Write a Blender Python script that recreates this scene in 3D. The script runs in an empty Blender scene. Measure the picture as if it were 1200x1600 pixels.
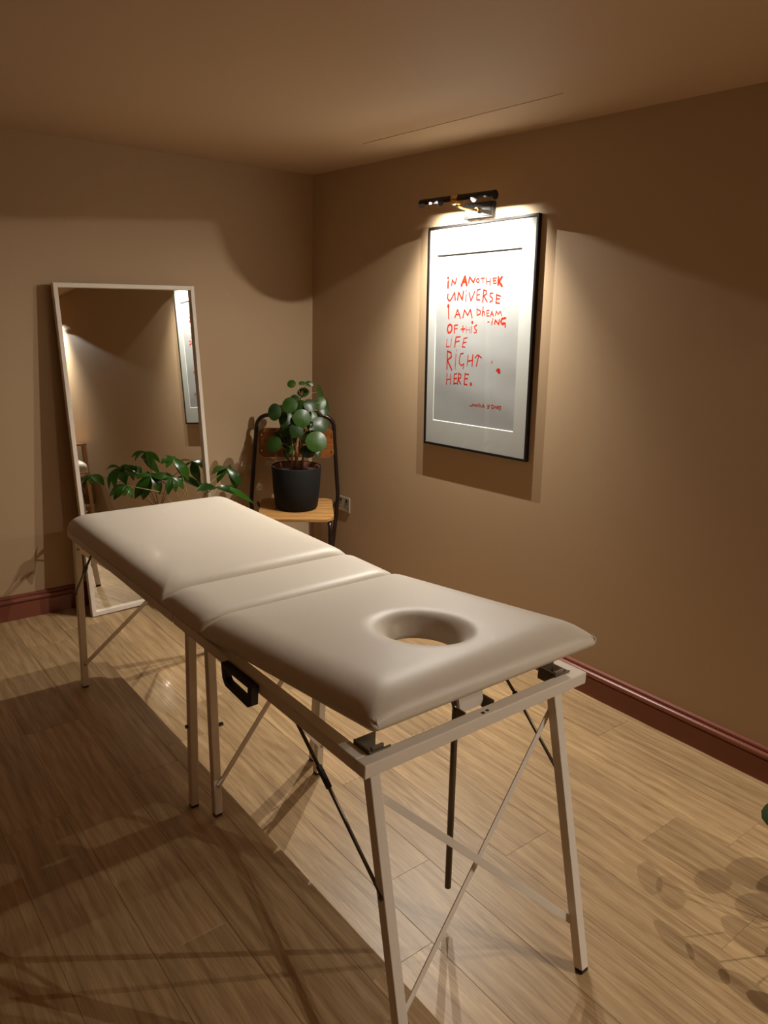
import bpy, bmesh, math, random
from mathutils import Vector, Matrix

# ------------------------------------------------------------------ camera, world, exposure
scene = bpy.context.scene
COL = scene.collection
cam_data = bpy.data.cameras.new('camera')
cam = bpy.data.objects.new('camera', cam_data)
COL.objects.link(cam)
cam_data.sensor_fit = 'VERTICAL'
cam_data.sensor_height = 36.0
cam_data.lens = 36.0 * 1185.0 / 1600.0
cam_data.clip_start = 0.02
RIGHT = Vector((0.78622856, -0.61726352, 0.02881663))
UP = Vector((0.13979584, 0.22309993, 0.96471941))
FWD = Vector((0.60191509, 0.75446151, -0.26169841))
CAM = Vector((-2.49042, -3.84398, 1.54690))
cam.matrix_world = Matrix(((RIGHT.x, UP.x, -FWD.x, CAM.x), (RIGHT.y, UP.y, -FWD.y, CAM.y),
                           (RIGHT.z, UP.z, -FWD.z, CAM.z), (0, 0, 0, 1)))
scene.camera = cam
world = bpy.data.worlds.new('world')
scene.world = world
world.use_nodes = True
world.node_tree.nodes['Background'].inputs[0].default_value = (0.9, 0.75, 0.6, 1)
world.node_tree.nodes['Background'].inputs[1].default_value = 0.0
scene.view_settings.view_transform = 'Standard'
scene.view_settings.look = 'None'
scene.view_settings.gamma = 1.0
scene.view_settings.use_curve_mapping = False
scene.view_settings.exposure = 0.18
LED_WATT = 19.5                    # each of the two LED capsules of a picture lamp
LED_TILT = math.radians(8)
BULB_COLOUR = (1.0, 0.935, 0.83)
try:
    scene.cycles.blur_glossy = 0.22
    scene.cycles.max_bounces = 10
    scene.cycles.diffuse_bounces = 6
    scene.cycles.glossy_bounces = 4
    scene.cycles.use_denoising = True
    scene.cycles.sample_clamp_indirect = 0.0
except Exception:
    pass
H = 2.24                           # room height
XL, YN = -4.3, -6.3                # left wall, near wall

# ------------------------------------------------------------------ helpers
def lin(r, g, b):
    def f(c):
        c /= 255.0
        return c / 12.92 if c <= 0.04045 else ((c + 0.055) / 1.055) ** 2.4
    return (f(r), f(g), f(b), 1.0)

MATS = {}
def new_mat(name):
    m = bpy.data.materials.new(name)
    m.use_nodes = True
    MATS[name] = m
    nt = m.node_tree
    return m, nt, nt.nodes['Principled BSDF']

def mat(name, col, rough=0.5, metal=0.0, spec=0.5, var=0.0, vscale=8.0, bump=0.0, bscale=200.0, coat=0.0, dark=0.75):
    m, nt, b = new_mat(name)
    b.inputs['Base Color'].default_value = col
    b.inputs['Roughness'].default_value = rough
    b.inputs['Metallic'].default_value = metal
    b.inputs['Specular IOR Level'].default_value = spec
    b.inputs['Coat Weight'].default_value = coat
    tc = nt.nodes.new('ShaderNodeTexCoord')
    if var > 0:
        n = nt.nodes.new('ShaderNodeTexNoise')
        n.inputs['Scale'].default_value = vscale
        n.inputs['Detail'].default_value = 5
        nt.links.new(tc.outputs['Object'], n.inputs['Vector'])
        mx = nt.nodes.new('ShaderNodeMix'); mx.data_type = 'RGBA'
        mx.inputs[6].default_value = (col[0]*dark, col[1]*dark, col[2]*dark, 1)
        mx.inputs[7].default_value = col
        mr = nt.nodes.new('ShaderNodeMapRange')
        mr.inputs[1].default_value = 0.35; mr.inputs[2].default_value = 0.65
        mr.inputs[3].default_value = 1 - var; mr.inputs[4].default_value = 1.0
        nt.links.new(n.outputs['Fac'], mr.inputs[0])
        nt.links.new(mr.outputs[0], mx.inputs[0])
        nt.links.new(mx.outputs[2], b.inputs['Base Color'])
    if bump > 0:
        n2 = nt.nodes.new('ShaderNodeTexNoise')
        n2.inputs['Scale'].default_value = bscale
        n2.inputs['Detail'].default_value = 4
        nt.links.new(tc.outputs['Object'], n2.inputs['Vector'])
        bp = nt.nodes.new('ShaderNodeBump')
        bp.inputs['Strength'].default_value = bump
        bp.inputs['Distance'].default_value = 0.002
        nt.links.new(n2.outputs['Fac'], bp.inputs['Height'])
        nt.links.new(bp.outputs['Normal'], b.inputs['Normal'])
    return m

def wood(name, light, dark_c, axis=1, rough=0.45, scale=1.0, bump=0.15, randomise=True, streak=0.6):
    m, nt, b = new_mat(name)
    L = nt.links.new
    tc = nt.nodes.new('ShaderNodeTexCoord')
    oi = nt.nodes.new('ShaderNodeObjectInfo')
    add = nt.nodes.new('ShaderNodeVectorMath'); add.operation = 'ADD'
    mul = nt.nodes.new('ShaderNodeVectorMath'); mul.operation = 'SCALE'
    mul.inputs[0].default_value = (17.3, 31.7, 11.1)
    L(oi.outputs['Random'], mul.inputs['Scale'])
    L(tc.outputs['Object'], add.inputs[0])
    if randomise:
        L(mul.outputs[0], add.inputs[1])
    mp = nt.nodes.new('ShaderNodeMapping')
    s = [85 * scale] * 3
    s[axis] = 4.5 * scale
    mp.inputs['Scale'].default_value = s
    L(add.outputs[0], mp.inputs['Vector'])
    n = nt.nodes.new('ShaderNodeTexNoise')
    n.inputs['Scale'].default_value = 1.0; n.inputs['Detail'].default_value = 8
    n.inputs['Roughness'].default_value = 0.62; n.inputs['Distortion'].default_value = 1.2
    L(mp.outputs[0], n.inputs['Vector'])
    mp2 = nt.nodes.new('ShaderNodeMapping')
    s2 = [7 * scale] * 3
    s2[axis] = 0.7 * scale
    mp2.inputs['Scale'].default_value = s2
    L(add.outputs[0], mp2.inputs['Vector'])
    w = nt.nodes.new('ShaderNodeTexWave')
    w.wave_type = 'BANDS'; w.bands_direction = 'X' if axis != 0 else 'Y'
    w.inputs['Scale'].default_value = 0.9; w.inputs['Distortion'].default_value = 14.0
    w.inputs['Detail'].default_value = 4; w.inputs['Detail Scale'].default_value = 1.2
    L(mp2.outputs[0], w.inputs['Vector'])
    ma = nt.nodes.new('ShaderNodeMath'); ma.operation = 'MULTIPLY_ADD'
    ma.inputs[1].default_value = 0.12; L(w.outputs['Fac'], ma.inputs[0])
    mb = nt.nodes.new('ShaderNodeMath'); mb.operation = 'MULTIPLY'
    mb.inputs[1].default_value = 0.95; L(n.outputs['Fac'], mb.inputs[0])
    L(mb.outputs[0], ma.inputs[2])
    # slow tone change along a board
    n3 = nt.nodes.new('ShaderNodeTexNoise'); n3.inputs['Scale'].default_value = 2.2
    L(add.outputs[0], n3.inputs['Vector'])
    rp = nt.nodes.new('ShaderNodeValToRGB')
    rp.color_ramp.elements[0].position = 0.33; rp.color_ramp.elements[0].color = dark_c
    rp.color_ramp.elements[1].position = 0.72; rp.color_ramp.elements[1].color = light
    L(ma.outputs[0], rp.inputs[0])
    hsv = nt.nodes.new('ShaderNodeHueSaturation')
    mr = nt.nodes.new('ShaderNodeMapRange')
    mr.inputs[3].default_value = 0.86; mr.inputs[4].default_value = 1.14
    if randomise:
        L(oi.outputs['Random'], mr.inputs[0])
    else:
        mr.inputs[0].default_value = 0.5
    mm = nt.nodes.new('ShaderNodeMath'); mm.operation = 'MULTIPLY'
    mr3 = nt.nodes.new('ShaderNodeMapRange')
    mr3.inputs[1].default_value = 0.3; mr3.inputs[2].default_value = 0.7
    mr3.inputs[3].default_value = 0.9; mr3.inputs[4].default_value = 1.1
    L(n3.outputs['Fac'], mr3.inputs[0])
    L(mr.outputs[0], mm.inputs[0]); L(mr3.outputs[0], mm.inputs[1])
    L(mm.outputs[0], hsv.inputs['Value'])
    L(rp.outputs[0], hsv.inputs['Color'])
    L(hsv.outputs[0], b.inputs['Base Color'])
    b.inputs['Roughness'].default_value = rough
    b.inputs['Specular IOR Level'].default_value = 0.45
    if bump:
        bp = nt.nodes.new('ShaderNodeBump')
        bp.inputs['Strength'].default_value = bump; bp.inputs['Distance'].default_value = 0.0015
        L(ma.outputs[0], bp.inputs['Height'])
        L(bp.outputs['Normal'], b.inputs['Normal'])
    return m

M_WALL = mat('wall_paint', lin(183, 157, 125), rough=0.62, spec=0.35, var=0.15, vscale=1.2, bump=0.05, bscale=350, dark=0.93)
M_CEIL = mat('ceiling_paint', lin(190, 163, 132), rough=0.7, spec=0.3, var=0.15, vscale=1.0, bump=0.05, bscale=300, dark=0.94)
M_BASE = mat('terracotta_gloss_paint', lin(134, 76, 60), rough=0.32, spec=0.5, var=0.2, vscale=4, bump=0.05, bscale=120)
M_FLOOR = wood('oak_plank', lin(188, 159, 118), lin(142, 112, 76), axis=1, rough=0.4, bump=0.35)
M_SUB = mat('floor_joint', lin(96, 74, 50), rough=0.8)
M_LEATHER = mat('cream_vinyl', lin(208, 198, 183), rough=0.46, spec=0.4, var=0.12, vscale=5, bump=0.12, bscale=420, dark=0.93)
M_WHITE = mat('white_enamel', lin(226, 216, 202), rough=0.4, spec=0.5, var=0.25, vscale=9, bump=0.03, bscale=150, dark=0.9)
M_WMIR = mat('white_mirror_frame', lin(228, 217, 202), rough=0.45, var=0.1, vscale=20, dark=0.92)
M_STEEL = mat('dark_steel', lin(104, 94, 82), rough=0.36, metal=0.8, var=0.5, vscale=40)
M_BRACK = mat('bracket_steel', lin(150, 140, 126), rough=0.35, metal=0.5, var=0.4, vscale=30)
M_CATCH = mat('catch_steel', lin(112, 100, 84), rough=0.4, metal=0.4, var=0.4, vscale=40)
M_BLACK = mat('black_plastic', lin(22, 20, 19), rough=0.5, var=0.2, vscale=30)
M_RUBBER = mat('brown_rubber', lin(48, 30, 24), rough=0.7, var=0.2, vscale=40)
M_FRAME = mat('black_aluminium', lin(30, 25, 24), rough=0.35, metal=0.3, var=0.2, vscale=30)
M_MAT = mat('white_mount_board', lin(186, 185, 184), rough=0.8, spec=0.2, var=0.05, vscale=30, dark=0.95)
M_PRINT = mat('white_print_paper', lin(160, 159, 161), rough=0.55, var=0.35, vscale=6, bump=0.6, bscale=6, dark=0.93)
M_INK = mat('red_ink', lin(190, 34, 10), rough=0.8, spec=0.1, var=0.45, vscale=90, dark=0.75)
M_TUBE = mat('black_chair_tube', lin(30, 18, 15), rough=0.3, spec=0.55, var=0.2, vscale=20)
M_SEAT = wood('beech_ply', lin(196, 150, 92), lin(140, 96, 50), axis=0, rough=0.4, scale=1.0, bump=0.1, randomise=False)
M_BACKREST = wood('amber_ply', lin(150, 92, 40), lin(104, 58, 22), axis=0, rough=0.4, scale=1.2, bump=0.08, randomise=False)
M_POT = mat('matt_black_pot', lin(20, 20, 18), rough=0.75, spec=0.3, var=0.3, vscale=14, bump=0.08, bscale=160)
M_POTIN = mat('terracotta_liner', lin(120, 66, 42), rough=0.7, var=0.3, vscale=20)
M_SOIL = mat('potting_soil', lin(58, 38, 26), rough=0.95, var=0.6, vscale=60, bump=1.0, bscale=90)
M_STEM = mat('woody_stem', lin(150, 112, 74), rough=0.6, var=0.5, vscale=60, bump=0.4, bscale=120)
M_PETIOLE = mat('pale_leaf_stalk', lin(148, 128, 80), rough=0.5, var=0.3, vscale=40)
M_BRASS = mat('brass', lin(214, 172, 96), rough=0.22, metal=1.0, var=0.2, vscale=30)
M_LAMP = mat('black_lamp_metal', lin(15, 14, 14), rough=0.5, metal=0.2, var=0.2, vscale=40)
M_PLATE = mat('bronze_plate', lin(34, 32, 30), rough=0.3, metal=0.3, var=0.2, vscale=20)
M_SOCKET = mat('brushed_nickel', lin(205, 196, 182), rough=0.35, metal=0.55, var=0.15, vscale=60)
M_TOWEL = mat('white_towel', lin(228, 220, 208), rough=0.95, var=0.2, vscale=60, bump=0.8, bscale=260)
M_RACK = wood('pine_rack', lin(190, 140, 84), lin(140, 96, 52), axis=2, rough=0.5, randomise=False)

def leaf_mat(name, a, b_, rough=0.3):
    m, nt, b = new_mat(name)
    L = nt.links.new
    tc = nt.nodes.new('ShaderNodeTexCoord')
    oi = nt.nodes.new('ShaderNodeObjectInfo')
    n = nt.nodes.new('ShaderNodeTexNoise'); n.inputs['Scale'].default_value = 18
    L(tc.outputs['Object'], n.inputs['Vector'])
    ad = nt.nodes.new('ShaderNodeMath'); ad.operation = 'MULTIPLY_ADD'
    ad.inputs[1].default_value = 0.5
    L(oi.outputs['Random'], ad.inputs[0])
    ml = nt.nodes.new('ShaderNodeMath'); ml.operation = 'MULTIPLY'; ml.inputs[1].default_value = 0.5
    L(n.outputs['Fac'], ml.inputs[0]); L(ml.outputs[0], ad.inputs[2])
    rp = nt.nodes.new('ShaderNodeValToRGB')
    rp.color_ramp.elements[0].color = a; rp.color_ramp.elements[1].color = b_
    rp.color_ramp.elements[0].position = 0.15; rp.color_ramp.elements[1].position = 0.9
    L(ad.outputs[0], rp.inputs[0]); L(rp.outputs[0], b.inputs['Base Color'])
    b.inputs['Roughness'].default_value = rough
    tr = nt.nodes.new('ShaderNodeBsdfTranslucent')
    L(rp.outputs[0], tr.inputs['Color'])
    mix = nt.nodes.new('ShaderNodeMixShader'); mix.inputs[0].default_value = 0.22
    L(b.outputs[0], mix.inputs[1]); L(tr.outputs[0], mix.inputs[2])
    L(mix.outputs[0], nt.nodes['Material Output'].inputs['Surface'])
    return m
M_PILEA = leaf_mat('glossy_round_leaf', lin(20, 40, 11), lin(56, 88, 25), 0.38)
M_MONEY = leaf_mat('money_tree_leaf', lin(22, 48, 14), lin(62, 108, 26), 0.28)

m, nt, b = new_mat('mirror_glass')
b.inputs['Metallic'].default_value = 1.0; b.inputs['Roughness'].default_value = 0.014
b.inputs['Base Color'].default_value = (0.86, 0.87, 0.85, 1)
M_MIRROR = m
m, nt, b = new_mat('picture_glass')     # thin clear pane: mostly see-through with a faint mirror sheen
tr = nt.nodes.new('ShaderNodeBsdfTransparent'); tr.inputs[0].default_value = (0.97, 0.98, 0.97, 1)
gl = nt.nodes.new('ShaderNodeBsdfGlossy'); gl.inputs['Roughness'].default_value = 0.0
mix = nt.nodes.new('ShaderNodeMixShader')
mix.inputs[0].default_value = 0.035; nt.links.new(tr.outputs[0], mix.inputs[1]); nt.links.new(gl.outputs[0], mix.inputs[2])
nt.links.new(mix.outputs[0], nt.nodes['Material Output'].inputs['Surface'])
M_GLASS = m
M_BULB_CUP = mat('bulb_cup', lin(60, 56, 50), rough=0.5)

class MB:
    """collects geometry for one mesh object"""
    def __init__(s): s.v = []; s.f = []; s.sm = []
    def add(s, vs, fs, smooth=False):
        o = len(s.v)
        s.v += [Vector(p) for p in vs]
        s.f += [[i + o for i in f] for f in fs]
        s.sm += [smooth] * len(fs)
        return s
    def box(s, lo, hi, ch=0.0):
        (x0, y0, z0), (x1, y1, z1) = lo, hi
        if ch <= 0:
            vs = [(x0,y0,z0),(x1,y0,z0),(x1,y1,z0),(x0,y1,z0),(x0,y0,z1),(x1,y0,z1),(x1,y1,z1),(x0,y1,z1)]
            return s.add(vs, [[0,3,2,1],[4,5,6,7],[0,1,5,4],[1,2,6,5],[2,3,7,6],[3,0,4,7]])
        bm = bmesh.new()
        bmesh.ops.create_cube(bm, size=1.0)
        for q in bm.verts:
            q.co = Vector(((x0+x1)/2 + q.co.x*(x1-x0), (y0+y1)/2 + q.co.y*(y1-y0), (z0+z1)/2 + q.co.z*(z1-z0)))
        bmesh.ops.bevel(bm, geom=list(bm.edges), offset=ch, segments=2, affect='EDGES', profile=0.5)
        bm.verts.index_update()
        s.add([q.co.copy() for q in bm.verts], [[q.index for q in f.verts] for f in bm.faces])
        bm.free()
        return s
    def bar(s, a, b_, w, d, side, ch=0.0):
        """square bar from a to b_, w across `side`, d across the other way"""
        a, b_ = Vector(a), Vector(b_)
        ax = (b_ - a).normalized()
        sx = Vector(side); sx = (sx - ax * sx.dot(ax)).normalized()
        sy = ax.cross(sx)
        m_ = MB().box((-w/2, -d/2, 0), (w/2, d/2, (b_-a).length), ch)
        M = Matrix((sx, sy, ax)).transposed()
        return s.add([a + M @ p for p in m_.v], m_.f)
    def tube(s, pts, r, n=10, caps=True):
        pts = [Vector(p) for p in pts]
        rs = r if isinstance(r, (list, tuple)) else [r] * len(pts)
        vs, fs = [], []
        prev = None
        for i, p in enumerate(pts):
            t = (pts[min(i+1, len(pts)-1)] - pts[max(i-1, 0)]).normalized()
            if prev is None:
                ref = Vector((0,0,1)) if abs(t.z) < 0.9 else Vector((1,0,0))
                u = (ref - t * ref.dot(t)).normalized()
            else:
                u = (prev - t * prev.dot(t)).normalized()
            prev = u
            w = t.cross(u)
            for k in range(n):
                a = 2 * math.pi * k / n
                vs.append(p + (u * math.cos(a) + w * math.sin(a)) * rs[i])
        for i in range(len(pts) - 1):
            for k in range(n):
                k2 = (k + 1) % n
                fs.append([i*n+k, i*n+k2, (i+1)*n+k2, (i+1)*n+k])
        s.add(vs, fs, True)
        if caps:
            o = len(s.v) - len(vs)
            s.f.append([o + k for k in reversed(range(n))]); s.sm.append(False)
            s.f.append([o + (len(pts)-1)*n + k for k in range(n)]); s.sm.append(False)
        return s
    def lathe(s, prof, n=32, c=(0,0,0), closed=False):
        vs, fs = [], []
        for (r, z) in prof:
            for k in range(n):
                a = 2*math.pi*k/n
                vs.append((c[0] + r*math.cos(a), c[1] + r*math.sin(a), c[2] + z))
        for i in range(len(prof)-1):
            for k in range(n):
                k2 = (k+1) % n
                fs.append([i*n+k, i*n+k2, (i+1)*n+k2, (i+1)*n+k])
        return s.add(vs, fs, True)
    def extrude(s, poly, axis, a, b_):
        """prism of a 2-D polygon along a world axis"""
        def P(p, t):
            if axis == 0: return (t, p[0], p[1])
            if axis == 1: return (p[0], t, p[1])
            return (p[0], p[1], t)
        n = len(poly)
        vs = [P(p, a) for p in poly] + [P(p, b_) for p in poly]
        fs = [[k, (k+1) % n, (k+1) % n + n, k + n] for k in range(n)]
        fs += [list(range(n))[::-1], list(range(n, 2*n))]
        return s.add(vs, fs)
    def move(s, v):
        v = Vector(v)
        s.v = [p + v for p in s.v]
        return s
    def build(s, name, material, parent=None, off=None):
        me = bpy.data.meshes.new(name)
        if off is None and parent is not None:
            off = Vector((0, 0, 0))
        vs = [p - Vector(off) for p in s.v] if off is not None else s.v
        me.from_pydata([tuple(p) for p in vs], [], s.f)
        me.polygons.foreach_set('use_smooth', s.sm)
        bm = bmesh.new(); bm.from_mesh(me)
        bmesh.ops.recalc_face_normals(bm, faces=bm.faces)
        bm.to_mesh(me); bm.free()
        me.materials.append(material)
        o = bpy.data.objects.new(name, me)
        COL.objects.link(o)
        if parent is not None:
            o.parent = parent
        return o

def tag(o, label, cat, group=None):
    o['label'] = label; o['category'] = cat
    if group: o['group'] = group
    return o
def struct(o, label=None):
    o['kind'] = 'structure'
    if label: o['label'] = label
    return o
def empty(name, loc, label, cat, group=None, rot=None):
    o = bpy.data.objects.new(name, None)
    o.empty_display_size = 0.05
    COL.objects.link(o)
    if rot is None:
        o.location = loc
    else:
        o.matrix_world = Matrix.Translation(loc) @ rot.to_4x4()
    return tag(o, label, cat, group)
def link_copy(src, name, parent, loc=None, rot=None):
    o = bpy.data.objects.new(name, src.data)
    COL.objects.link(o); o.parent = parent
    if loc is not None: o.location = loc
    return o

# ------------------------------------------------------------------ room shell
fl = MB().box((XL, YN, -0.06), (0, 0, -0.006)).build('floor', M_SUB)
struct(fl, 'light oak plank floor')
PW, PLN = 0.1915, 1.22
row_shift = {}
rr = random.Random(11)
edge0 = -1.01
proto = None
k0 = int(math.floor((XL - edge0) / PW))
k1 = int(math.ceil((0 - edge0) / PW))
known = {0: -2.61, -1: -2.05, -2: -2.487, -3: -2.716, -4: -1.60, -5: -2.35, 1: -1.95}
planks = {}
for k in range(k0, k1):
    xa, xb = edge0 + k*PW, edge0 + (k+1)*PW
    xa, xb = max(xa, XL), min(xb, -0.0005)
    if xb - xa < 0.02: continue
    j = known.get(k, rr.uniform(-3, -1.8))
    y = j
    while y < 0: y += PLN
    while y > YN:
        ya, yb = max(y - PLN, YN), min(y, -0.0005)
        y -= PLN
        if yb - ya < 0.02: continue
        key = (round(xb - xa, 4), round(yb - ya, 4))
        if key not in planks:
            w, l = (xb - xa)/2, (yb - ya)/2
            g, c = 0.00025, 0.0007
            vs = []
            for (sx, z) in ((0, -0.006), (0, -c), (c, 0)):
                a, b2 = w - g - sx, l - g - sx
                vs += [(-a, -b2, z), (a, -b2, z), (a, b2, z), (-a, b2, z)]
            fs = [[8, 9, 10, 11]]
            for r_ in (0, 4):
                fs += [[r_+i, r_+(i+1) % 4, r_+4+(i+1) % 4, r_+4+i] for i in range(4)]
            o = MB().add(vs, fs).build('plank', M_FLOOR, fl)
            planks[key] = o
        else:
            o = link_copy(planks[key], 'plank', fl)
        o.location = ((xa+xb)/2, (ya+yb)/2, 0)

struct(MB().box((XL-0.1, YN-0.1, H), (0.1, 0.1, H+0.08)).build('ceiling', M_CEIL), 'tan painted ceiling')
struct(MB().box((XL-0.1, 0, -0.06), (0.1, 0.1, H)).build('wall_back', M_WALL), 'tan painted wall behind the mirror')
struct(MB().box((0, YN, -0.06), (0.1, 0, H)).build('wall_right', M_WALL), 'tan painted wall carrying the framed print')
M_DARKW = mat('fill_cutting_wall', lin(112, 88, 64), rough=0.65, spec=0.3, var=0.15, vscale=1.2, dark=0.93)  # out-of-view walls, colour darkened to cut bounce light on the left floor
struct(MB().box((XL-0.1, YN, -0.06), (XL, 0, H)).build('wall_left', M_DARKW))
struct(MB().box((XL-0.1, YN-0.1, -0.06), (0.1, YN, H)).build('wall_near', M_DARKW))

prof = [(0, 0), (0.017, 0), (0.017, 0.080), (0.0135, 0.0825), (0.0145, 0.0855)]
for i in range(9):
    a = -math.pi/2 + math.pi*i/8
    prof.append((0.013 + 0.010*math.cos(a), 0.0965 + 0.0105*math.sin(a)))
prof += [(0.0085, 0.1085), (0.0105, 0.113), (0.0095, 0.119), (0.004, 0.124), (0, 0.125)]
struct(MB().extrude([(-d, z) for d, z in prof], 1, YN, -0.0).build('baseboard_right', M_BASE), 'terracotta moulded skirting board under the framed print')
struct(MB().extrude([(-d, z) for d, z in prof], 0, XL, -0.001).build('baseboard_back', M_BASE), 'terracotta moulded skirting board behind the mirror')
struct(MB().extrude([(XL + d, z) for d, z in prof], 1, YN, 0).build('baseboard_left', M_BASE))
struct(MB().extrude([(YN + d, z) for d, z in prof], 0, XL, 0).build('baseboard_near', M_BASE))
# hairline seam across the ceiling, a little ahead of the right wall
sm = MB().bar((-0.309, -0.88, H-0.0006), (-0.331, -2.02, H-0.0006), 0.004, 0.0022, (1, 0, 0))
struct(sm.build('trim_1', M_CEIL), 'thin raised seam line in the ceiling')

# ------------------------------------------------------------------ treatment couch
TX = (-1.725, -1.056)
ZT, RB = 0.708, 0.030
YNR, YFR, YH = -2.850, -0.985, -1.955
tb = empty('massage_table', (-1.39, -1.93, 0), 'folding massage table with cream padded top, face hole and white metal legs', 'massage table')
TO = Vector((-1.39, -1.93, 0))
def tpart(mb, name, m_): return mb.build(name, m_, tb, TO)
def rail(lo, hi): return tpart(MB().box(lo, hi, 0.0025), 'rail', M_WHITE)
rail((TX[0], YNR+RB, ZT-RB), (TX[0]+RB, YH-0.004, ZT))
rail((TX[1]-RB, YNR+RB, ZT-RB), (TX[1], YH-0.004, ZT))
rail((TX[0], YNR, ZT-RB), (TX[1], YNR+RB, ZT))
rail((TX[0], YH+0.004, ZT-RB), (TX[0]+RB, YFR-RB, ZT))
rail((TX[1]-RB, YH+0.004, ZT-RB), (TX[1], YFR-RB, ZT))
rail((TX[0], YFR-RB, ZT-RB), (TX[1], YFR, ZT))
rail((TX[0]+RB, YH-0.004-RB, ZT-RB), (TX[1]-RB, YH-0.004, ZT))
rail((TX[0]+RB, YH+0.004, ZT-RB), (TX[1]-RB, YH+0.004+RB, ZT))
rail((TX[0]+RB, -2.15, ZT-RB), (TX[1]-RB, -2.12, ZT))

LEGS = {'nl': ((-1.697, -2.834, 0.678), (-1.676, -2.955, 0)), 'nr': ((-1.158, -2.836, 0.678), (-1.156, -2.996, 0)),
        'fl': ((-1.702, -1.02, 0.678), (-1.677, -0.885, 0)), 'fr': ((-1.12, -1.02, 0.678), (-1.12, -0.885, 0)),
        'ml': ((-1.660, -1.925, 0.678), (-1.645, -1.862, 0)), 'mr': ((-1.20, -1.925, 0.678), (-1.20, -1.87, 0)),
        'nml': ((-1.632, -1.985, 0.678), (-1.605, -1.945, 0)), 'nmr': ((-1.232, -1.985, 0.678), (-1.232, -1.945, 0))}
for kk, (a, b_) in LEGS.items():
    a, b_ = Vector(a), Vector(b_)
    f = b_ + (a - b_) * 0.014
    lg = tpart(MB().bar(f, a, 0.025, 0.025, (1, 0, 0), 0.002), 'leg', M_WHITE)
    ft = MB().bar(b_ + Vector((0, 0, 0.0003)), f, 0.0235, 0.0235, (1, 0, 0), 0.002).build('rubber_foot', M_RUBBER, lg, TO)
    ft['label'] = 'dark rubber foot cap'
def on(leg, z):
    a, b_ = Vector(LEGS[leg][0]), Vector(LEGS[leg][1])
    return b_ + (a - b_) * (z / a.z)
def xbrace(l, r, side, z0=0.115, z1=0.635):
    nrm = Vector((0, side, 0))
    o1 = nrm * 0.0150
    o2 = nrm * 0.0118
    for (p, q, o) in ((on(l, z1), on(r, z0), o2), (on(l, z0), on(r, z1), o1)):
        tpart(MB().bar(p + o, q + o, 0.003, 0.017, (0, 1, 0), 0.0006), 'cross_brace', M_WHITE)
        for e in (p, q):
            c = e + nrm * 0.017
            tpart(MB().tube([c, c + nrm * 0.003], 0.0045, 10), 'bolt', M_BRACK)
    c = (on(l, z0) + on(r, z1) + on(l, z1) + on(r, z0)) / 4 + nrm * 0.0165
    tpart(MB().tube([c, c + nrm * 0.003], 0.004, 10), 'rivet', M_STEEL)
xbrace('nl', 'nr', 1)
xbrace('fl', 'fr', -1)
xbrace('nml', 'nmr', -1)
# folding stays
def stay(p, j, q, sx):
    p, j, q = Vector(p), Vector(j), Vector(q)
    st = tpart(MB().tube([p, j, q], 0.0042, 8), 'folding_stay', M_STEEL)
    d = (q - p).normalized()
    MB().bar(j - d*0.024, j + d*0.028, 0.011, 0.011, (1, 0, 0), 0.002).build('lock_sleeve', M_BLACK, st, TO)
    for e in (p, q):
        MB().tube([e - Vector((0.006, 0, 0)), e + Vector((0.006, 0, 0))], 0.0055, 10).build('pin', M_STEEL, st, TO)
stay((-1.706, -2.565, 0.672), (-1.706, -2.683, 0.588), (-1.700, -2.884, 0.423), 1)
stay((-1.100, -2.565, 0.672), (-1.118, -2.70, 0.585), (-1.136, -2.884, 0.44), 1)
stay((-1.708, -1.215, 0.672), (-1.708, -1.12, 0.585), (-1.710, -0.972, 0.443), 1)
stay((-1.095, -1.215, 0.672), (-1.098, -1.12, 0.585), (-1.100, -0.972, 0.443), 1)
for x, y, z in ((-1.6655, -1.885, 0.30), (-1.592, -1.962, 0.32)):
    tpart(MB().tube([(x-0.006, y, z), (x+0.006, y, z)], 0.006, 10), 'bolt', M_STEEL)

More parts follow.
